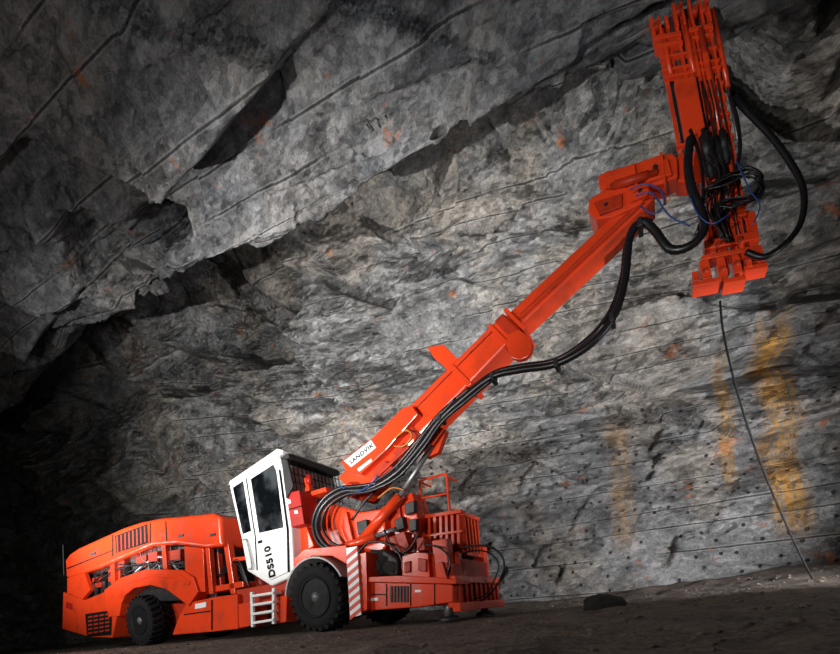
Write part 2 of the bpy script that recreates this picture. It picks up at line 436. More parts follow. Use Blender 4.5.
for i in range(4200):
    x = random.uniform(-7, 8); y = random.uniform(-4.6, 4.3)
    if -8.9 < x < 2.8 and -.2 < y < 2.3: continue
    if abs(x-BX) < .45 and abs(y-.2) < .45: continue
    dd_ = (Vector((x, y))-Vector((4.62, -4.96))).length
    if dd_ < .9: continue
    r = random.choice((.006, .009, .012, .016, .024))*random.uniform(.7, 1.2)
    if dd_ < 2: r *= .7
    stone(bm, Vector((x, y, fz(x, y)+r*.15)), r, 1)
g_ = obj('gravel', bm, GRAVEL); tag(g_, 'loose brown gravel scattered over the mine floor', 'gravel', kind='stuff')
bm = NB(); stone(bm, Vector((0, 0, 0)), .17, 3, .7)
bo = obj('boulder', bm, DSTONE); bo.location = W(BX, .2, fz(BX, .2)+.05); tag(bo, 'dark boulder lying on the floor right of the drilling machine', 'rock')

# ------------------------------------------------------------------ the drilling machine
rig = bpy.data.objects.new('drilling_machine', None); COL.objects.link(rig)
rig.location = W(-OFF.x, -OFF.y, 0); rig.rotation_euler = (0, 0, TH)
tag(rig, 'orange long-boom mining drill machine with white cab and raised drill feed', 'drilling machine')

def wheel_meshes():
    R, Wd = .53, .42
    bm = NB()
    lathe_y(bm, 0, 0, [(.27, .05), (.30, .02), (.335, -.005), (.38, -.022), (.43, -.02), (.475, .0), (.505, .035), (.52, .08), (R-.01, .14), (R-.01, Wd-.14), (.52, Wd-.08), (.505, Wd-.035), (.475, Wd), (.43, Wd+.02), (.38, Wd+.02), (.335, Wd), (.30, Wd-.02), (.27, Wd-.05)], 64)
    n = 24
    for i in range(n):
        for sgn in (0, 1):
            a = 2*PI*(i+.5*sgn)/n
            y0, y1 = (-.002, .205) if sgn == 0 else (.215, Wd+.002)
            e = Vector((math.cos(a), 0, math.sin(a))); tn = Vector((-math.sin(a), 0, math.cos(a)))
            vs = []
            for top in (0, 1):
                for (yy, sh) in ((y0, -.055), (y1, .055)):
                    for s_ in (-.032, .032):
                        sk = sh if sgn == 0 else -sh
                        outer = abs(yy-.21) > .1
                        rl = (R+.026 if not outer else R-.004) if top else (R-.05 if not outer else .45)
                        vs.append(bm.verts.new(e*rl + tn*(s_+sk) + Vector((0, yy, 0))))
            for f in ((0, 1, 3, 2), (4, 6, 7, 5), (0, 4, 5, 1), (2, 3, 7, 6), (0, 2, 6, 4), (1, 5, 7, 3)):
                bm.faces.new([vs[k] for k in f])
    rim = NB()
    lathe_y(rim, 0, 0, [(.315, .015), (.31, -.010), (.29, -.010), (.275, .04), (.26, .16), (.20, .16), (.18, .14), (.05, .14), (.05, .3), (.27, .3), (.27, Wd-.04), (.30, Wd-.01)], 40)
    hub = NB()
    lathe_y(hub, 0, 0, [(.001, -.01), (.055, -.01), (.065, .005), (.105, .03), (.12, .08), (.16, .10), (.16, .18), (.001, .18)], 28)
    for i in range(10):
        a = 2*PI*i/10
        c = Vector((.21*math.cos(a), .09, .21*math.sin(a))); cyl(hub, c, c+Vector((0, .09, 0)), .022, seg=6)
    return bm, rim, hub
t_bm, r_bm, h_bm = wheel_meshes()
def place_wheel(o, x, y, flip):
    o.location = OFF + Vector((x, y, .54)); o.rotation_euler = (0, random.random(), PI if flip else 0)
w0 = obj('wheel', t_bm, TYRE, rig); obj('rim', r_bm, RIM, w0); obj('hub', h_bm, HUBM, w0)
place_wheel(w0, -.05, -.02, False)
for x, y, fl in ((-5.2, 0.04, False), (-.05, 2.1, True), (-5.2, 2.1, True)):
    c = w0.copy(); COL.objects.link(c); c.parent = rig
    for ch in list(w0.children):
        d = ch.copy(); COL.objects.link(d); d.parent = c
    place_wheel(c, x, y, fl)

bm = NB(); box(bm, -8.3, -2.6, .55, 1.55, .38, .85); box(bm, -2.2, 2.2, .55, 1.55, .36, .85)
cyl(bm, (-2.4, 1.05, .25), (-2.4, 1.05, 1.25), .16); box(bm, -2.7, -2.1, .85, 1.25, .5, .7)
obj('chassis_frame', bm, ORANGE_D, rig, .02)
bm = NB(); cyl(bm, (-.05, .3, .53), (-.05, 1.8, .53), .14); cyl(bm, (-5.2, .3, .53), (-5.2, 1.8, .53), .14)
obj('axle', bm, DARK, rig)

# ---- rear engine module
hood = S('engine_hood', [(65, 560), (69, 554), (78, 548), (122, 528), (140, 522), (160, 518), (212, 513), (220, 516), (222, 546), (205, 548), (176, 544), (152, 546), (126, 557), (100, 568), (66, 578)], .08, 1.95, ORANGE, rig, .06)
bm = NB(); slab(bm, [(115, 536), (147, 524), (148, 543), (116, 553)], .074, .09); vp = obj('vent', bm, INK, hood)
bm = NB()
for i in range(8):
    x0 = 116.5 + i*3.9; y0 = 536.5 - i*1.45
    slab(bm, [(x0, y0), (x0+1.3, y0-.5), (x0+1.8, y0+15.5), (x0+.5, y0+16)], .066, .08)
obj('vent_slat', bm, ORANGE_D, hood)
bm = NB(); slab(bm, [(67, 568), (112, 550), (112, 551), (67, 569.3)], .073, .09); slab(bm, [(165, 521), (166, 521), (167, 541), (166, 541)], .073, .09); slab(bm, [(112, 535), (113, 535), (113, 556), (112, 556.5)], .073, .09); slab(bm, [(149.5, 523), (150.5, 523), (150.5, 543), (149.5, 543.5)], .073, .09)
obj('panel_seam', bm, INK, hood)
bm = NB()
for px, py in ((90, 553), (178, 535), (210, 534)): slab(bm, [(px, py), (px+5, py-1), (px+5, py+1.5), (px, py+2.5)], .065, .085)
obj('hood_latch', bm, DARK, hood)
S('engine_block', [(70, 580), (120, 560), (150, 546), (218, 546), (216, 600), (70, 604)], .30, 1.75, DARK, rig, .03)
S('side_panel', [(184, 546), (203, 548), (205, 592), (198, 592), (192, 576), (185, 572)], .10, .2, ORANGE, rig, .012)
S('side_panel', [(67, 578), (84, 573), (90, 590), (82, 599), (67, 593)], .10, .2, ORANGE, rig, .012)
bm = NB()
for px in ((163, 545, 165, 570), (207, 548, 211, 594), (112, 562, 113, 584)):
    slab(bm, rect(px[:2], px[2:], 2.0), .14, .24)
obj('hood_post', bm, ORANGE, rig, .008)
bm = NB(); stepcyl(bm, P(129, 580, .28), P(128, 563, .28), [(0, .1), (0, .10), (.75, .10), (.78, .06), (1, .06)]); obj('air_filter', bm, DARK, rig)
bm = NB(); cyl(bm, P(97, 594, .24), P(97, 574, .24), .055); cyl(bm, P(105, 590, .26), P(105, 572, .26), .05)
obj('oil_filter', bm, DARK, rig)
bm = NB(); ptube(bm, [(136, 572), (146, 564), (158, 557), (170, 560), (180, 572)], .24, .036)
obj('exhaust_pipe', bm, STEEL, rig)
bm = NB()
for k in range(10):
    y = .16 + .02*k; a_ = random.uniform(-5, 5)
    ptube(bm, [(92+4*k, 584-k), (112+6*k, 570+a_), (140+4*k, 562-a_), (164+2*k, 566+a_), (182+2*k, 560+2*k)], y, .013)
obj('engine_hose', bm, HOSE, rig)
bm = NB()
for k in range(3): ptube(bm, [(140+12*k, 550), (142+12*k, 558), (148+11*k, 564), (150+11*k, 578)], .22+.02*k, .011)
obj('oil_pipe', bm, STEEL, rig)
bm = NB()
for r_ in ((108, 570, 120, 582, .2), (136, 557, 146, 568, .22), (148, 553, 157, 562, .2), (168, 551, 180, 562, .2), (116, 562, 124, 570, .2), (92, 578, 101, 588, .2)):
    slab(bm, [(r_[0], r_[1]), (r_[2], r_[1]-2), (r_[2], r_[3]-1), (r_[0], r_[3])], r_[4], .42)
obj('valve_block', bm, ORANGE_D, rig, .01)
S('rear_fender', [(104, 590), (120, 578), (146, 569), (182, 570), (193, 577), (198, 592), (188, 606), (178, 598), (166, 589), (150, 585), (134, 588), (125, 595), (121, 604), (119, 616), (108, 617)], .04, .55, ORANGE, rig, .012)
S('fender_trim', [(126, 581), (148, 574), (180, 575), (190, 582), (188, 585), (178, 578), (149, 577), (127, 584)], .02, .06, ORANGE, rig, .006)
rb = S('rear_counterweight', [(63, 592), (84, 600), (104, 592), (118, 604), (116, 618), (112, 638), (90, 637), (62, 629)], .06, 1.95, ORANGE, rig, .02)
bm = NB(); slab(bm, [(85, 614), (112, 610), (111, 635), (87, 637)], .05, .07)
obj('grille_panel', bm, INK, rb, .005)
bm = NB()
for i in range(4):
    for j in range(5):
        x0 = 88+i*5.7; y0 = 616.5+j*4-i*.9; slab(bm, [(x0, y0), (x0+4, y0-.7), (x0+4, y0+1), (x0, y0+1.7)], .04, .052)
obj('louvre', bm, ORANGE_D, rb)
bm = NB(); slab(bm, [(66, 602), (72, 604), (72, 610), (66, 608)], .045, .07); obj('tail_lamp', bm, RED, rb)
bm = NB(); ptube(bm, [(64, 576), (63.5, 560), (63, 544)], .15, .012); obj('antenna', bm, DARK, rig)
# ---- middle
sb = S('side_tank', [(186, 603), (214, 597), (237, 594), (238, 629), (210, 632), (172, 635), (178, 618)], .08, .6, ORANGE, rig, .02)
bm = NB(); slab(bm, [(195, 604), (206, 602), (206, 607), (195, 609)], .07, .082); obj('data_label', bm, WHITE, sb)
bm = NB(); slab(bm, [(211, 600), (212.5, 600), (212.5, 630), (211, 630)], .072, .09); slab(bm, [(184, 614), (210, 610.5), (210, 611.7), (184, 615.2)], .072, .09); obj('panel_seam', bm, INK, sb)
S('articulation_frame', [(206, 552), (224, 545), (230, 592), (208, 598)], .7, 1.5, ORANGE_D, rig, .02)
bm = NB()
slab(bm, rect((223, 526), (233, 594), 2.4), .2, .32); slab(bm, rect((198, 592), (243, 584), 3), .2, .5); slab(bm, rect((228, 560), (246, 558), 2), .25, .4); slab(bm, rect((216, 552), (220, 590), 1.6), .3, .4)
obj('support_bracket', bm, ORANGE, rig, .01)
bm = NB()
for k in range(9): ptube(bm, [(206, 556+4*k), (214, 575+3*k), (226, 572-3*k), (238, 560+4*k), (250, 588)], .26+.04*k, .016)
obj('articulation_hose', bm, HOSE, rig)
S('platform', [(236, 590), (292, 580), (292, 600), (272, 604), (238, 606)], .18, 1.5, ORANGE_D, rig, .015)
S('side_locker', [(238, 604), (250, 602), (250, 626), (239, 628)], .1, .5, ORANGE, rig, .012)
S('side_locker', [(272, 598), (287, 595), (286, 622), (273, 624)], .12, .5, ORANGE, rig, .012)
bm = NB()
slab(bm, rect((251, 592), (252, 627), 1.2), .02, .07); slab(bm, rect((273, 588), (273, 624), 1.2), .02, .07)
for k in range(4): slab(bm, [(251, 595+9*k), (273, 591.5+9*k), (273, 594+9*k), (251, 597.5+9*k)], .0, .22)
obj('step_ladder', bm, WHITE, rig, .004)

# ---- cab
cab = S('cab', [(229, 485), (277, 452), (282, 466), (291, 528), (294, 576), (271, 586), (247, 571), (241, 538)], .10, 1.40, WHITE, rig, .03)
S('side_window', [(232.5, 487.5), (242.5, 481), (250.5, 531), (242.5, 534)], .085, .11, GLASS, cab, .006)
door = S('door', [(246, 478), (275.5, 458.5), (279, 470), (287, 529), (288, 572), (270, 580), (257, 570), (255, 536)], .075, .12, WHITE, cab, .008)
S('door_window', [(250.5, 479), (273, 464.5), (276, 472), (283, 527.5), (259, 533)], .062, .08, GLASS, cab, .006)
bm = NB()
for a, b_ in (((246, 478), (255, 536)), ((255, 536), (257, 570)), ((279, 470), (287, 529)), ((287, 529), (288, 572))): slab(bm, rect(a, b_, .5), .068, .09)
obj('door_seal', bm, INK, cab)
bm = NB(); slab(bm, [(257.5, 541), (261, 540), (261, 542.5), (257.5, 543.5)], .045, .08); obj('door_handle', bm, INK, cab, .004)
bm = NB(); ptube(bm, [(243, 540), (246.5, 541), (252, 566), (249, 569)], .06, .014); obj('grab_rail', bm, GREYP, cab)
bm = NB(); slab(bm, [(228, 485), (229.5, 481), (277, 448.5), (283, 450), (282, 454), (277, 456)], .06, 1.40); obj('roof', bm, WHITE, cab, .015)
def front_pt(f, y, dx=.0):
    a = P(280, 462, .1); b_ = P(290.5, 526, .1); p = a.lerp(b_, f); return Vector((p.x+dx, y, p.z))
bm = NB(); vs = [front_pt(-.12, .12, .012), front_pt(-.12, 1.39, .012), front_pt(1, 1.39, .012), front_pt(1, .12, .012)]
f = bm.faces.new([bm.verts.new(p) for p in vs]); bmesh.ops.solidify(bm, geom=[f], thickness=.015); obj('windscreen', bm, GLASS, cab)
bm = NB()
for k in range(14):
    y = .16 + k*.095; tube(bm, [front_pt(-.10, y, .12), front_pt(.5, y, .12), front_pt(1.0, y, .12)], .009, seg=6, step=.3)
for k in range(9):
    f = -.10+1.10*k/8; tube(bm, [front_pt(f, .14, .12), front_pt(f, .8, .12), front_pt(f, 1.42, .12)], .009, seg=6, step=.3)
obj('windscreen_guard', bm, DARK, cab)
bm = NB(); a = P(280, 452, .1)
box(bm, a.x+.02, a.x+.16, .12, 1.38, a.z-.13, a.z-.05)
obj('visor', bm, DARK, cab, .01)
bm = NB(); slab(bm, [(281, 458), (287, 460), (293, 486), (286, 498)], .08, .12); obj('side_shade', bm, DARK, cab, .004)
def lettering(body, p0, p1, height, y, mat, parent, name, bold=.0):
    """flat letters from p0 to p1; the strokes are thickened by merging a few slightly shifted copies"""
    cu = bpy.data.curves.new(name, 'FONT'); cu.body = body; cu.size = 1; cu.space_character = 1.08
    to = bpy.data.objects.new(name+'_src', cu); COL.objects.link(to)
    dg = bpy.context.evaluated_depsgraph_get(); me0 = bpy.data.meshes.new_from_object(to.evaluated_get(dg))
    bpy.data.objects.remove(to)
    xsn = [v_.co.x for v_ in me0.vertices]; ysn = [v_.co.y for v_ in me0.vertices]
    x0, x1, y0, y1 = min(xsn)-bold, max(xsn)+bold, min(ysn)-bold, max(ysn)+bold
    a = P(*p0, y); b_ = P(*p1, y); ex = (b_-a); L = ex.length; ex.normalize(); ez = Vector((0, -1, 0)); ey = ez.cross(ex)
    vs = []; fs = []
    sh = [(0, 0)] if not bold else [(bold*math.cos(q_*PI/4), bold*math.sin(q_*PI/4)) for q_ in range(8)] + [(0, 0)]
    for n_, (sx_, sy_) in enumerate(sh):
        o_ = len(vs)
        for v_ in me0.vertices:
            vs.append(a + ex*((v_.co.x+sx_-x0)/(x1-x0)*L) + ey*((v_.co.y+sy_-y0)/(y1-y0)*height) + ez*(.0002*n_))
        for p_ in me0.polygons: fs.append([o_+i_ for i_ in p_.vertices])
    me = bpy.data.meshes.new(name); me.from_pydata(vs, [], fs); me.materials.append(mat)
    o = bpy.data.objects.new(name, me); COL.objects.link(o); o.parent = parent; return o
tx = lettering('DS510', (275.5, 576), (270, 545), .16, .066, INK, cab, 'lettering', .042); tx['label'] = 'dark DS510 lettering reading upward on the door'

# ---- front module
def arc(a0, a1, r0, r1, y0, y1, n=18, cx=-.05):
    bm = NB(); pts = []
    for i in range(n+1): a = math.radians(a0+(a1-a0)*i/n); pts.append(Vector((cx+r1*math.cos(a), y0, .53+r1*math.sin(a))))
    for i in range(n, -1, -1): a = math.radians(a0+(a1-a0)*i/n); pts.append(Vector((cx+r0*math.cos(a), y0, .53+r0*math.sin(a))))
    prism(bm, pts, y1); return bm
obj('front_fender', arc(25, 172, .605, .635, -.03, .50), GREYP, rig, .006)
S('fender_panel', [(292, 560), (304, 549), (346, 545), (350, 566), (332, 556), (312, 556), (300, 562), (290, 575)], .12, .55, ORANGE, rig, .012)
S('boom_pedestal', [(299, 512), (322, 500), (340, 506), (360, 512), (384, 508), (386, 546), (376, 560), (300, 580), (292, 562), (290, 528)], .56, 1.25, ORANGE, rig, .03)
ec = S('electrical_cabinet', [(282, 494), (299, 490), (304, 524), (286, 529)], .12, .5, RED, rig, .015)
bm = NB(); slab(bm, [(287, 500), (290, 499), (291, 503), (288, 504)], .11, .125); slab(bm, [(294, 511), (297, 510), (298, 513), (295, 514)], .11, .125)
obj('warning_label', bm, WHITE, ec)
bm = NB(); slab(bm, rect((283, 511), (301, 506), .5), .112, .13); obj('panel_seam', bm, INK, ec)
S('cabinet_bracket', [(283, 532), (306, 526), (314, 546), (302, 553), (294, 560), (288, 552)], .3, .6, ORANGE, rig, .012)
bm = NB()
slab(bm, rect((305, 478), (314, 530), 2.2), .40, .5); slab(bm, rect((300, 497), (326, 489), 2.2), .40, .6); slab(bm, rect((344, 512), (352, 548), 2.4), .48, .6); slab(bm, rect((306, 562), (346, 553), 2), .35, .45)
obj('hose_bracket', bm, ORANGE, rig, .008)
bm = NB(); cyl(bm, P(309, 485, .44), P(309, 475, .44), .05); cyl(bm, P(309, 508, .36), P(312, 528, .36), .05)
obj('accumulator', bm, RED, rig)
hz = S('hazard_board', [(346, 548), (357, 546), (361, 615), (350, 618)], -.03, .0, WHITE, rig, .004)
bm = NB()
for k in range(8):
    t0 = k*8.6; lx = 346.2+t0*.058; slab(bm, [(lx, 551+t0+5), (lx+10.8, 547+t0), (lx+11, 551+t0), (lx+.2, 555+t0+5)], -.036, -.029)
obj('hazard_stripe', bm, REDST, hz)
S('mudguard_panel', [(350, 556), (366, 552), (367, 610), (356, 614)], .01, .35, ORANGE, rig, .01)
fd = S('front_deck', [(362, 582), (398, 579), (440, 582), (453, 585), (453, 602), (420, 607), (364, 611)], .12, 1.90, ORANGE, rig, .015)
bm = NB()
for x in (386, 410, 434): slab(bm, [(x, 584), (x+1, 584), (x+1, 606), (x, 606)], .113, .13)
slab(bm, [(364, 594), (385.5, 594), (385.5, 595), (364, 595)], .113, .13)
obj('panel_seam', bm, INK, fd)
bm = NB(); slab(bm, [(370, 598), (378, 597.5), (378, 600.5), (370, 601)], .112, .124); slab(bm, [(415, 590), (421, 589.7), (421, 592), (415, 592.4)], .112, .124); obj('data_label', bm, WHITE, fd)
bm = NB()
for k in range(6): slab(bm, [(390+k*3.2, 586), (391.6+k*3.2, 585.8), (391.6+k*3.2, 602), (390+k*3.2, 602.4)], .10, .125)
obj('deck_rib', bm, DARK, fd)
S('deck_core', [(366, 556), (398, 552), (440, 552), (452, 560), (452, 584), (366, 584)], .55, 1.6, DARK, rig, .02)
S('valve_chest', [(402, 556), (416, 552), (428, 553), (430, 578), (402, 576)], .2, .6, ORANGE, rig, .012)
bm = NB(); slab(bm, [(404, 562), (410, 560.5), (410, 572), (404, 573)], .17, .21); slab(bm, [(418, 558), (426, 559), (426, 572), (418, 571)], .17, .21); slab(bm, [(388, 538), (404, 531), (409, 546), (402, 553), (390, 550)], .4, .6); slab(bm, [(436, 558), (446, 560), (446, 576), (436, 575)], .3, .5); slab(bm, [(416, 538), (424, 537), (425, 550), (417, 551)], .4, .6); slab(bm, [(446, 562), (453, 564), (453, 578), (447, 577)], .2, .45); obj('valve_block', bm, ORANGE_D, rig, .01)
S('side_plate', [(366, 577), (398, 575.5), (440, 577.5), (456, 580), (456, 584), (366, 582)], .05, .5, ORANGE, rig, .008)
bm = NB(); slab(bm, [(362, 557), (370, 550), (384, 549), (398, 558), (398, 576), (364, 578)], .3, .9); obj('rubber_cover', bm, RUBBER, rig, .05)
bm = NB(); cyl(bm, P(372, 566, .22), P(372, 566, .32), .12); cyl(bm, P(389, 567, .24), P(389, 567, .34), .09); obj('hydraulic_pump', bm, DARK, rig)
bm = NB(); box(bm, 2.12, 2.22, .15, 1.90, .18, .58); box(bm, 2.18, 2.27, .15, 1.90, .50, .60); box(bm, 2.18, 2.30, .15, 1.90, .12, .24)
obj('front_bumper', bm, ORANGE, rig, .012)
bm = NB()
for k in range(9): box(bm, 2.2, 2.26, .28+k*.18, .34+k*.18, .24, .50)
obj('guard_bar', bm, ORANGE_D, rig, .006)
for y in (.28, 1.62):
    bm = NB(); box(bm, 1.9, 2.12, y, y+.2, .22, 1.12)
    j = obj('jack', bm, ORANGE, rig, .012)
    bm = NB(); cyl(bm, (2.01, y+.1, .06), (2.01, y+.1, .3), .06); obj('jack_rod', bm, STEEL, j)
    bm = NB(); cyl(bm, (2.01, y+.1, .0), (2.01, y+.1, .07), .17, .12); obj('jack_foot', bm, DARK, j)
ck = S('cooler', [(416, 520), (444, 513), (458, 518), (460, 556), (414, 560)], 1.05, 1.6, DARK, rig, .015)
bm = NB()
for k in range(8):
    x = 417+k*5.8; slab(bm, rect((x, 517-k*.4), (x+1.2, 556-k*.4), 1.5), .95, 1.06)
slab(bm, rect((414, 518), (461, 511), 1.8), .93, 1.06); slab(bm, rect((414, 557), (463, 552), 1.8), .93, 1.06); slab(bm, rect((415, 537), (462, 531), 1.2), .93, 1.0)
x1 = P(460, 530, 1.0).x
for k in range(5): box(bm, x1, x1+.06, 1.06+k*.13, 1.11+k*.13, P(462, 552, 1.0).z, P(460, 514, 1.0).z)
box(bm, x1-.01, x1+.08, 1.0, 1.66, P(460, 516, 1.0).z, P(460, 512, 1.0).z); box(bm, x1-.01, x1+.08, 1.0, 1.66, P(462, 556, 1.0).z, P(462, 552, 1.0).z)
obj('guard_bar', bm, ORANGE, ck, .005)
bm = NB()
for y in (.95, 1.3): ptube(bm, [(421, 516, y), (420.5, 500, y), (420, 483, y), (422, 480, y), (434, 477, y), (445, 474, y), (447, 477, y), (448, 494, y), (450, 514, y)], y, .020)
for px, py in ((420, 482), (446, 476)): tube(bm, [P(px, py, .95), Vector((P(px, py, .95).x, 1.12, P(px, py, .95).z)), Vector((P(px, py, .95).x, 1.3, P(px, py, .95).z))], .018)
ptube(bm, [(421, 498), (434, 496), (448, 493)], .95, .016)
obj('guard_rail', bm, ORANGE, rig)
S('boom_bracket', [(366, 518), (384, 506), (392, 500), (412, 492), (418, 518), (414, 542), (386, 550)], .72, 1.15, ORANGE, rig, .02)
bm = NB(); slab(bm, [(394, 520), (402, 516), (404, 528), (395, 532)], .6, .73); slab(bm, [(404, 504), (414, 500), (414, 512), (405, 515)], .62, .73); slab(bm, [(356, 522), (366, 519), (368, 532), (358, 535)], .46, .57); slab(bm, [(408, 520), (416, 518), (416, 530), (409, 532)], .62, .73); obj('valve_block', bm, DARK, rig, .012)
bm = NB(); slab(bm, rect((386, 546), (412, 540), 1.8), .66, .73); slab(bm, rect((398, 506), (402, 544), 1.5), .66, .73); obj('bracket', bm, ORANGE_D, rig, .006)
bm = NB()
ptube(bm, [(440, 560), (462, 548), (486, 546), (502, 556), (503, 572), (492, 592), (474, 606)], .9, .016)
ptube(bm, [(444, 566), (464, 553), (484, 551), (497, 560), (497, 574), (486, 594), (470, 600)], .8, .012)
ptube(bm, [(356, 556), (370, 542), (392, 546), (402, 560), (402, 572)], .26, .018)
ptube(bm, [(384, 530), (396, 552), (410, 548), (420, 530)], .3, .015)
ptube(bm, [(424, 544), (440, 548), (450, 560), (446, 578)], .16, .013)
obj('front_hose', bm, HOSE, rig)
bm = NB()
slab(bm, rect((456, 552), (462, 600), 2.2), .5, .6); slab(bm, rect((484, 562), (486, 604), 2.2), 1.75, 1.85); slab(bm, rect((440, 562), (446, 584), 1.8), .1, .2); slab(bm, rect((432, 556), (434, 580), 1.6), .3, .4)
obj('front_post', bm, ORANGE, rig, .008)

# ---- boom
boom = S('boom', rect((348, 488), (512, 321), 15, 12), .74, 1.18, ORANGE, rig, .03)
cv = S('cylinder_cover', [(341, 461), (372, 438), (402, 408), (411, 405), (418, 414), (386, 450), (360, 474), (346, 472)], .60, .95, ORANGE, boom, .015)
bm = NB(); slab(bm, [(344, 461), (371, 440), (376, 447.5), (351, 467)], .585, .605)
pl = obj('name_plate', bm, WHITE, boom)
lt = lettering('SANDVIK', (350.5, 465), (374, 446.5), .075, .58, INK, pl, 'lettering', .02)
bm = NB(); slab(bm, [(357, 469), (371, 458.5), (372, 461), (359, 471.5)], .585, .605); obj('data_label', bm, WHITE, boom)
bm = NB(); c = P(350, 489, .6); stepcyl(bm, Vector((c.x, .58, c.z)), Vector((c.x, 1.28, c.z)), [(0, .08), (.08, .08), (.08, .13), (1, .13)]); obj('hinge_pin', bm, ORANGE_D, boom)
bm = NB(); cyl(bm, P(362, 540, .50), P(400, 496, .58), .075); cyl(bm, P(330, 552, .46), P(376, 536, .46), .065); obj('lift_cylinder', bm, ORANGE, boom)
bm = NB(); cyl(bm, P(400, 496, .58), P(432, 446, .66), .04); cyl(bm, P(376, 536, .46), P(396, 529, .46), .035); obj('cylinder_rod', bm, STEEL, boom)
S('cylinder_lug', [(420, 438), (434, 424), (446, 430), (438, 452), (426, 458)], .68, .80, ORANGE, boom, .012)
bm = NB(); slab(bm, [(372, 470), (384, 460), (394, 468), (384, 482), (374, 482)], .64, .74); slab(bm, [(392, 452), (402, 442), (410, 450), (400, 462)], .66, .74); slab(bm, rect((376, 476), (408, 446), 1.6), .60, .66); obj('side_bracket', bm, ORANGE_D, boom, .008)
S('collar', rect((503, 330), (511, 322), 12.5), .71, 1.20, ORANGE_D, boom, .012)
S('collar', rect((497, 336), (500, 333), 14), .70, 1.22, ORANGE, boom, .008)
S('collar', rect((513, 320), (516, 317), 14), .70, 1.22, ORANGE, boom, .008)
S('collar', rect((405, 431), (411, 425), 17), .71, 1.21, ORANGE_D, boom, .012)
S('collar', rect((458, 377), (462, 373), 14), .71, 1.21, ORANGE, boom, .012)
lug = []
for k in range(15):
    a_ = math.radians(-65+k*190/14); lug.append((519+13.5*math.cos(a_), 346+13.5*math.sin(a_)))
S('boom_lug', [(508, 334)] + [(519, 329)] + lug + [(506, 346)], .62, .70, ORANGE, boom, .01)
S('boom_fin', [(427, 347), (443, 344), (458, 359), (466, 366), (452, 378), (444, 366), (434, 358)], .9, 1.05, ORANGE, boom, .01)
bm = NB(); ptube(bm, [(360, 466), (400, 424), (450, 373), (495, 328)], .725, .012, seg=6); ptube(bm, [(520, 314), (580, 258), (640, 201)], .785, .010, seg=6); obj('pipe', bm, ORANGE_D, boom)
inner = S('inner_boom', rect((502, 331), (650, 191), 8.5, 8), .80, 1.14, ORANGE, boom, .02)
bm = NB(); slab(bm, rect((518, 321), (644, 202), 1.0), .785, .80); obj('slide_strip', bm, ORANGE_D, boom)
S('boom_head', [(588, 212), (589, 199), (604, 190), (648, 184), (652, 192), (640, 204), (612, 217), (596, 219)], .76, 1.08, ORANGE, boom, .012)
S('rotation_head', [(599, 186), (598, 176), (606, 171), (632, 164), (658, 155), (672, 153), (677, 158), (678, 176), (662, 184), (640, 187), (618, 194), (604, 192)], .80, 1.02, ORANGE, boom, .012)
S('head_plate', [(602, 178), (634, 167), (634, 180), (606, 188)], .755, .81, ORANGE, boom, .006)
S('head_plate', [(642, 166), (668, 158), (672, 174), (646, 182)], .755, .81, ORANGE, boom, .006)
S('head_plate', [(594, 202), (622, 193), (622, 206), (600, 214)], .72, .77, ORANGE_D, boom, .006)
S('head_plate', [(628, 186), (650, 182), (648, 194), (630, 202)], .72, .77, ORANGE, boom, .006)
S('rotation_flange', rect((633, 163), (637, 190), 1.6), .75, 1.06, ORANGE, boom, .005)
S('rotation_flange', rect((661, 152), (665, 184), 1.6), .75, 1.06, ORANGE, boom, .005)
bm = NB(); stepcyl(bm, P(610, 187, .74), P(658, 172, .74), [(0, .03), (.1, .03), (.1, .045), (.8, .045), (.8, .03), (1, .03)]); obj('rotary_actuator', bm, ORANGE_D, boom)
bm = NB()
for px, py in ((606, 204), (640, 190), (655, 166)):
    c = P(px, py, .71); cyl(bm, c, c+Vector((0, .06, 0)), .022, seg=10)
obj('fitting', bm, DARK, boom)

# ---- feed
T0 = (685, 9); B0 = (738, 289); AX = (53/285., 280/285.); NX = (AX[1], -AX[0])
def FP(s, w): return (T0[0]+AX[0]*285*s+NX[0]*w, T0[1]+AX[1]*285*s+NX[1]*w)
def fq(s0, s1, w0, w1): return [FP(s0, w0), FP(s1, w0), FP(s1, w1), FP(s0, w1)]
feed = S('drill_feed', fq(.0, .94, 4, 13), 1.00, 1.08, ORANGE_D, rig, .01)
def FS(name, items, mat, bevel=.005, parent=feed):
    bm = NB()
    for s0, s1, w0, w1, y0, y1 in items: slab(bm, fq(s0, s1, w0, w1), y0, y1)
    return obj(name, bm, mat, parent, bevel)
FS('guide_rail', [(.04, .50, -33, -29, .92, .97), (.04, .50, -23, -20, .92, .97), (.0, .94, -13, -9.5, .88, .95), (.0, .94, -6.5, -4.5, .90, .95), (-.02, .92, 19.5, 23, .88, .96), (-.02, .92, 5, 7.5, .88, .95), (-.02, .92, 14.5, 16.2, .90, .95)], ORANGE)
FS('track_groove', [(.0, .92, -2, 4, .96, .985), (.0, .92, 8, 14, .96, .985), (.04, .48, -28.5, -23.5, .965, .985), (.0, .92, -9.2, -6.8, .955, .975)], DARK, 0)
FS('cover_panel', [(.235, .45, -24, -2, .76, .85)], ORANGE, .010)
br = []
for s_ in (.145, .19, .215, .46): br.append((s_, s_+.008, -34, 25, .87, .93))
for s_ in (.70, .735, .76): br.append((s_, s_+.008, -14, 26, .86, .93))
for s_ in (.27, .32, .38, .42): br.append((s_, s_+.008, 2, 25, .87, .93))
FS('cross_bracket', br, ORANGE, .004)
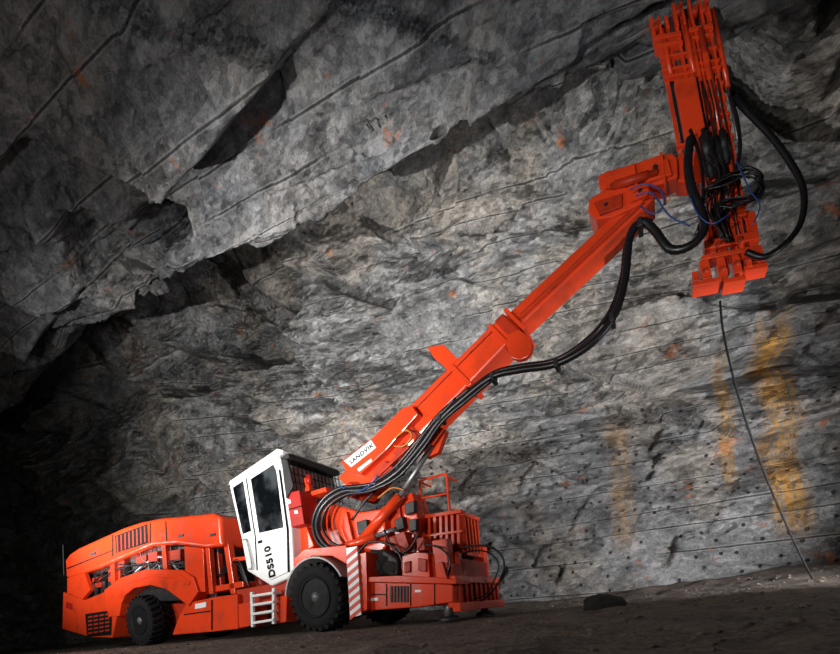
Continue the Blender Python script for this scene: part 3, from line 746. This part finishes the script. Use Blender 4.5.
bm = NB(); cyl(bm, P(*FP(.03, -3), .88), P(*FP(.23, -3), .88), .024); cyl(bm, P(*FP(.55, 12), .86), P(*FP(.90, 12), .86), .028); cyl(bm, P(*FP(.08, 11.5), .87), P(*FP(.46, 11.5), .87), .030); cyl(bm, P(*FP(.04, 2), .88), P(*FP(.40, 2), .88), .018); cyl(bm, P(*FP(.02, 27.5), .93), P(*FP(.30, 27.5), .93), .024); cyl(bm, P(*FP(.06, -26), .88), P(*FP(.22, -26), .88), .024); obj('feed_cylinder', bm, ORANGE, feed)
bm = NB(); cyl(bm, P(*FP(.02, -16.5), .94), P(*FP(.96, -16.5), .94), .018); cyl(bm, P(*FP(.44, -1), .88), P(*FP(.88, -1), .88), .014); cyl(bm, P(*FP(.30, 27.5), .93), P(*FP(.52, 27.5), .93), .012); obj('drill_rod', bm, STEEL, feed)
bm = NB()
for k in range(7):
    w_p = (9, 13, -10, -7, 1, 18, 4)[k]
    tube(bm, [P(*FP(s_, w_p+random.uniform(-1.5, 1.5)), .83) for s_ in (.26, .36, .45, .6, .75, .84)], .007, seg=6)
obj('feed_pipe', bm, DARK, feed)
FS('top_clamp', [(.07, .085, -37, -8, .85, .96), (.10, .112, -37, -8, .85, .96), (.005, .065, -37, -33, .85, .96), (.005, .065, -29, -26, .85, .96), (.01, .05, -22, -18, .86, .95), (-.03, .05, -12, -8.5, .85, .95), (-.03, .05, -4, -1, .85, .95), (-.035, .05, 4, 7, .85, .95), (-.03, .055, 14.5, 17.5, .85, .95), (-.03, .055, 22, 25, .85, .95), (.065, .08, 0, 25, .85, .94), (.095, .107, 2, 24, .86, .94)], ORANGE, .006)
bm = NB()
for s_, w_p, r in ((.03, -31, .03), (-.01, -6, .03), (.0, 10.5, .03), (.0, 20, .03)):
    c = P(*FP(s_, w_p), .83); cyl(bm, c, Vector((c.x, .96, c.z)), r)
obj('clamp_roller', bm, ORANGE_D, feed)
FS('carriage', [(.45, .68, -12, 18, .83, .90)], ORANGE, .012)
rd = NB()
for w_p, s0, s1, r in ((-5, .43, .60, .05), (5, .46, .66, .045), (13, .44, .56, .036)):
    stepcyl(rd, P(*FP(s0, w_p), .78), P(*FP(s1, w_p), .78), [(0, r*.6), (.12, r*.6), (.12, r), (.55, r), (.55, r*.85), (.9, r*.85), (.9, r*.5), (1, r*.5)])
obj('rock_drill', rd, DARK, feed)
FS('valve_block', [(.60, .66, 9, 18, .77, .84), (.69, .75, -12, -4, .79, .88), (.70, .75, 14, 23, .80, .88), (.16, .195, 9, 15, .83, .88)], ORANGE, .008)
bm = NB()
for k in range(16):
    s_ = random.uniform(.14, .8); w_p = random.choice((-13, 3.5, 17))
    slab(bm, fq(s_, s_+.014, w_p, w_p+5), .86, .93)
obj('bracket', bm, ORANGE, feed, .003)
FS('bottom_clamp', [(.81, .84, -25, 31, .82, 1.0), (.74, .81, 23, 31, .84, .97), (.75, .81, 13, 18, .84, .97), (.76, .81, -22, -14, .84, .97), (.76, .81, -8, -3, .84, .97), (.77, .81, 3, 9, .84, .97), (.86, .876, -30, 32, .82, 1.0), (.84, .86, -20, -14, .84, 1.0), (.84, .86, 20, 28, .84, 1.0)], ORANGE, .008)
FS('clamp_jaw', [(.876, .945, -33, -23, .81, 1.0), (.876, .955, -16, -7, .81, 1.0), (.876, .945, 0, 8, .81, 1.0), (.87, .93, 13, 19, .81, 1.0), (.87, .92, 24, 32, .81, 1.0)], ORANGE, .010)
FS('clamp_foot', [(.945, .962, -44, -14, .80, 1.02), (.955, .972, -13, 10, .80, 1.02), (.925, .943, 10, 34, .82, 1.0), (.91, .945, -42, -36, .82, 1.0)], ORANGE, .006)
bm = NB()
for s_, w_p in ((.91, -28), (.915, -11), (.905, 4.5), (.90, 16), (.825, -10), (.825, 12)):
    c = P(*FP(s_, w_p), .79); stepcyl(bm, c, Vector((c.x, .98, c.z)), [(0, .018), (.1, .018), (.1, .03), (1, .03)])
obj('clamp_pin', bm, ORANGE_D, feed)
FS('feed_cradle', [(.54, .58, -18, -8, .92, 1.12), (.60, .64, -14, 8, .94, 1.12)], ORANGE, .012)
bm = NB(); slab(bm, [(670, 158), (696, 150), (708, 165), (704, 180), (676, 182)], .88, 1.10); obj('feed_mount', bm, ORANGE, feed, .015)

# ---- hoses
def H_(name, px, y, r, mat=HOSE, corr=0, parent=rig):
    bm = NB(); ptube(bm, px, y, r, corr=corr); return obj(name, bm, mat, parent)
main = [(690, 138), (688, 165), (692, 190), (701, 210), (704, 230), (690, 246), (670, 249), (654, 230), (642, 222), (630, 238), (625, 280), (614, 316), (590, 345), (556, 364), (520, 370), (492, 377), (464, 398), (440, 420), (420, 447), (395, 474, .46), (368, 489, .40), (342, 492, .34), (323, 506, .28), (317, 526, .24), (325, 544, .22), (342, 552, .22), (362, 556, .26)]
H_('corrugated_hose', main, .50, .041, corr=.06)
H_('corrugated_hose', [(734, 98), (748, 112), (774, 140), (797, 174), (804, 198), (800, 224), (785, 244), (764, 257), (746, 252)], .72, .029, corr=.06)
H_('corrugated_hose', [(652, 222), (634, 226), (626, 248), (622, 278), (610, 312), (588, 339), (556, 360), (522, 366), (494, 373), (467, 393), (443, 415), (423, 441), (401, 466), (382, 481, .50), (360, 486, .42), (338, 489, .36), (321, 502, .30), (313, 522, .26), (318, 542, .24), (332, 552, .24)], .58, .031, corr=.06)
H_('supply_hose', [(492, 380), (466, 401), (442, 422), (422, 450), (398, 477), (370, 491, .38), (345, 495, .32), (327, 508, .27), (322, 526, .24), (331, 542, .23), (348, 549, .25)], .46, .024)
H_('supply_hose', [(470, 388), (440, 413), (418, 440), (394, 468), (374, 482), (352, 492), (332, 504)], .56, .022)
H_('supply_hose', [(456, 398), (430, 426), (410, 454), (388, 480), (366, 500), (352, 520)], .55, .020)
H_('supply_hose', [(690, 130), (698, 150), (703, 180), (702, 215), (696, 235)], .56, .016)
H_('supply_hose', [(730, 96), (737, 120), (740, 150), (734, 175), (726, 200)], .66, .018)
bm = NB()
for k in range(13):
    o1, o2, o3 = random.uniform(-6, 6), random.uniform(-6, 6), random.uniform(-7, 7)
    y = .52+.022*k
    ptube(bm, [(704+o1*.4, 188+k), (728+o1, 178+o2), (750+o3*.6, 172+o1), (762+o2*.5, 182+o3), (756+o1, 196+o2*.6), (734+o2, 202+o1), (714+o3*.6, 210+o2), (722+o1, 232+o3)], y, .007, seg=6)
obj('hose_coil', bm, HOSE, feed)
bm = NB()
for k in range(10):
    o1, o2, o3 = random.uniform(-6, 6), random.uniform(-6, 6), random.uniform(-6, 6)
    ptube(bm, [(706+o1, 130+5*k), (714+o2, 152+2*k), (720+o1, 174+o3), (714+o2*1.6, 205+o3), (722+o1, 230), (728+o2, 242)], .62+.018*k, .007, seg=6)
obj('feed_hose', bm, HOSE, feed)
bm = NB()
ptube(bm, [(630, 190), (644, 184), (660, 190), (664, 204), (654, 214), (640, 206)], .58, .008, seg=7)
ptube(bm, [(636, 196), (650, 192), (658, 200), (670, 216), (690, 226)], .54, .008, seg=7)
ptube(bm, [(690, 196), (698, 214), (712, 224), (730, 214)], .46, .007, seg=7)
ptube(bm, [(736, 160), (750, 190), (760, 206), (752, 226)], .50, .006, seg=7)
obj('blue_hose', bm, BLUE, feed)
H_('blue_hose', [(340, 486), (352, 492), (366, 488), (378, 476)], .34, .012, BLUE)
bm = NB()
for px, py in ((640, 223), (612, 318), (556, 363), (492, 377), (440, 418), (398, 470)):
    c = P(px, py, .48); box(bm, c.x-.025, c.x+.025, .45, .64, c.z-.05, c.z+.05)
obj('hose_clamp', bm, DARK, rig, .01)
bm = NB(); ptube(bm, [(395, 438), (406, 430), (412, 436), (404, 446), (394, 446)], .57, .014); ptube(bm, [(378, 498), (392, 488), (404, 490)], .5, .012)
obj('copper_pipe', bm, OCHRE, rig)

# ---- cable hanging from feed
end = P(813, 576, 2.2); end.z = fz(end.x, 2.2)-.01
bm = NB(); tube(bm, [P(720, 301, 1.0), P(723, 330, 1.05), P(733, 376, 1.2), P(747, 424, 1.4), P(764, 472, 1.65), P(786, 524, 1.95), end], .011)
cb = obj('power_cable', bm, CABLE); tag(cb, 'thin black cable hanging from the drill feed down to the floor', 'cable')

# ------------------------------------------------------------------ light
def spot(loc, tgt, power, ang, blend=.6, col=(1, 1, 1), size=.3):
    l = bpy.data.lights.new('spot', 'SPOT'); l.energy = power; l.spot_size = math.radians(ang); l.spot_blend = blend; l.color = col; l.shadow_soft_size = size
    o = bpy.data.objects.new('lamp_spot', l); COL.objects.link(o); o.location = loc
    o.rotation_euler = (tgt-loc).to_track_quat('-Z', 'Y').to_euler()
def area(loc, tgt, power, size, col=(1, 1, 1)):
    l = bpy.data.lights.new('area', 'AREA'); l.energy = power; l.size = size; l.color = col
    o = bpy.data.objects.new('lamp_area', l); COL.objects.link(o); o.location = loc
    o.rotation_euler = (tgt-loc).to_track_quat('-Z', 'Y').to_euler()
spot(W(.5, -9.0, .4), W(-.8, 4.4, 6.2), 7500, 46, .9, (1, .98, .96), .05)       # centre of the far wall
spot(W(-13.0, -7.5, .5), W(-.5, 4.5, 6.9), 18000, 34, .9, (1, .98, .95), .04)   # raking the centre slab from the rear
spot(W(-4.0, -9.5, .4), W(-8.2, 4.4, 6.3), 7500, 48, .9, (1, .98, .95), .05)    # left of the far wall
spot(W(8.0, .2, .6), W(3.4, 5.0, 3.2), 2800, 84, .8, (.98, .98, 1), .05)        # right wall, past the front of the boom
spot(W(8.5, -4.5, .6), W(1.2, -.5, 8.0), 520, 58, 1, (.86, .92, 1), .05)        # roof, raking
area(W(-3.2, -6.5, 2.6), W(-3.2, .5, 1.0), 280, .8, (1, .97, .93))               # on the machine
spot(W(-6.5, -6.5, 3.2), W(-3.0, .3, 1.2), 520, 60, .8, (1, .98, .95), .08)      # crisp side light on the carrier
area(W(2.2, -5.6, 1.0), W(1.0, .5, 1.0), 60, .5, (1, .97, .93))                  # front end
spot(W(3.0, -6.5, 1.5), W(4.4, 1, 5.3), 900, 42, .9, (1, .98, .95), .06)         # feed and boom
spot(W(8.0, 2.2, 2.4), W(4.6, -.6, 0), 130, 84, .9, (1, .96, .90), .08)          # floor at the right
wd = bpy.data.worlds.new('dark_mine'); sc.world = wd; wd.use_nodes = True
wd.node_tree.nodes['Background'].inputs[0].default_value = (.5, .55, .65, 1); wd.node_tree.nodes['Background'].inputs[1].default_value = .010

# ------------------------------------------------------------------ camera
cd = bpy.data.cameras.new('camera'); co = bpy.data.objects.new('camera', cd); COL.objects.link(co)
cd.sensor_width = 36; cd.lens = 36*FOC/840; cd.shift_y = 283/840; cd.clip_start = .05
co.matrix_world = Matrix.Translation((0, 0, H)) @ Matrix.Rotation(PI/2, 4, 'X') @ Matrix.Rotation(-PHI, 4, 'Z')
sc.camera = co
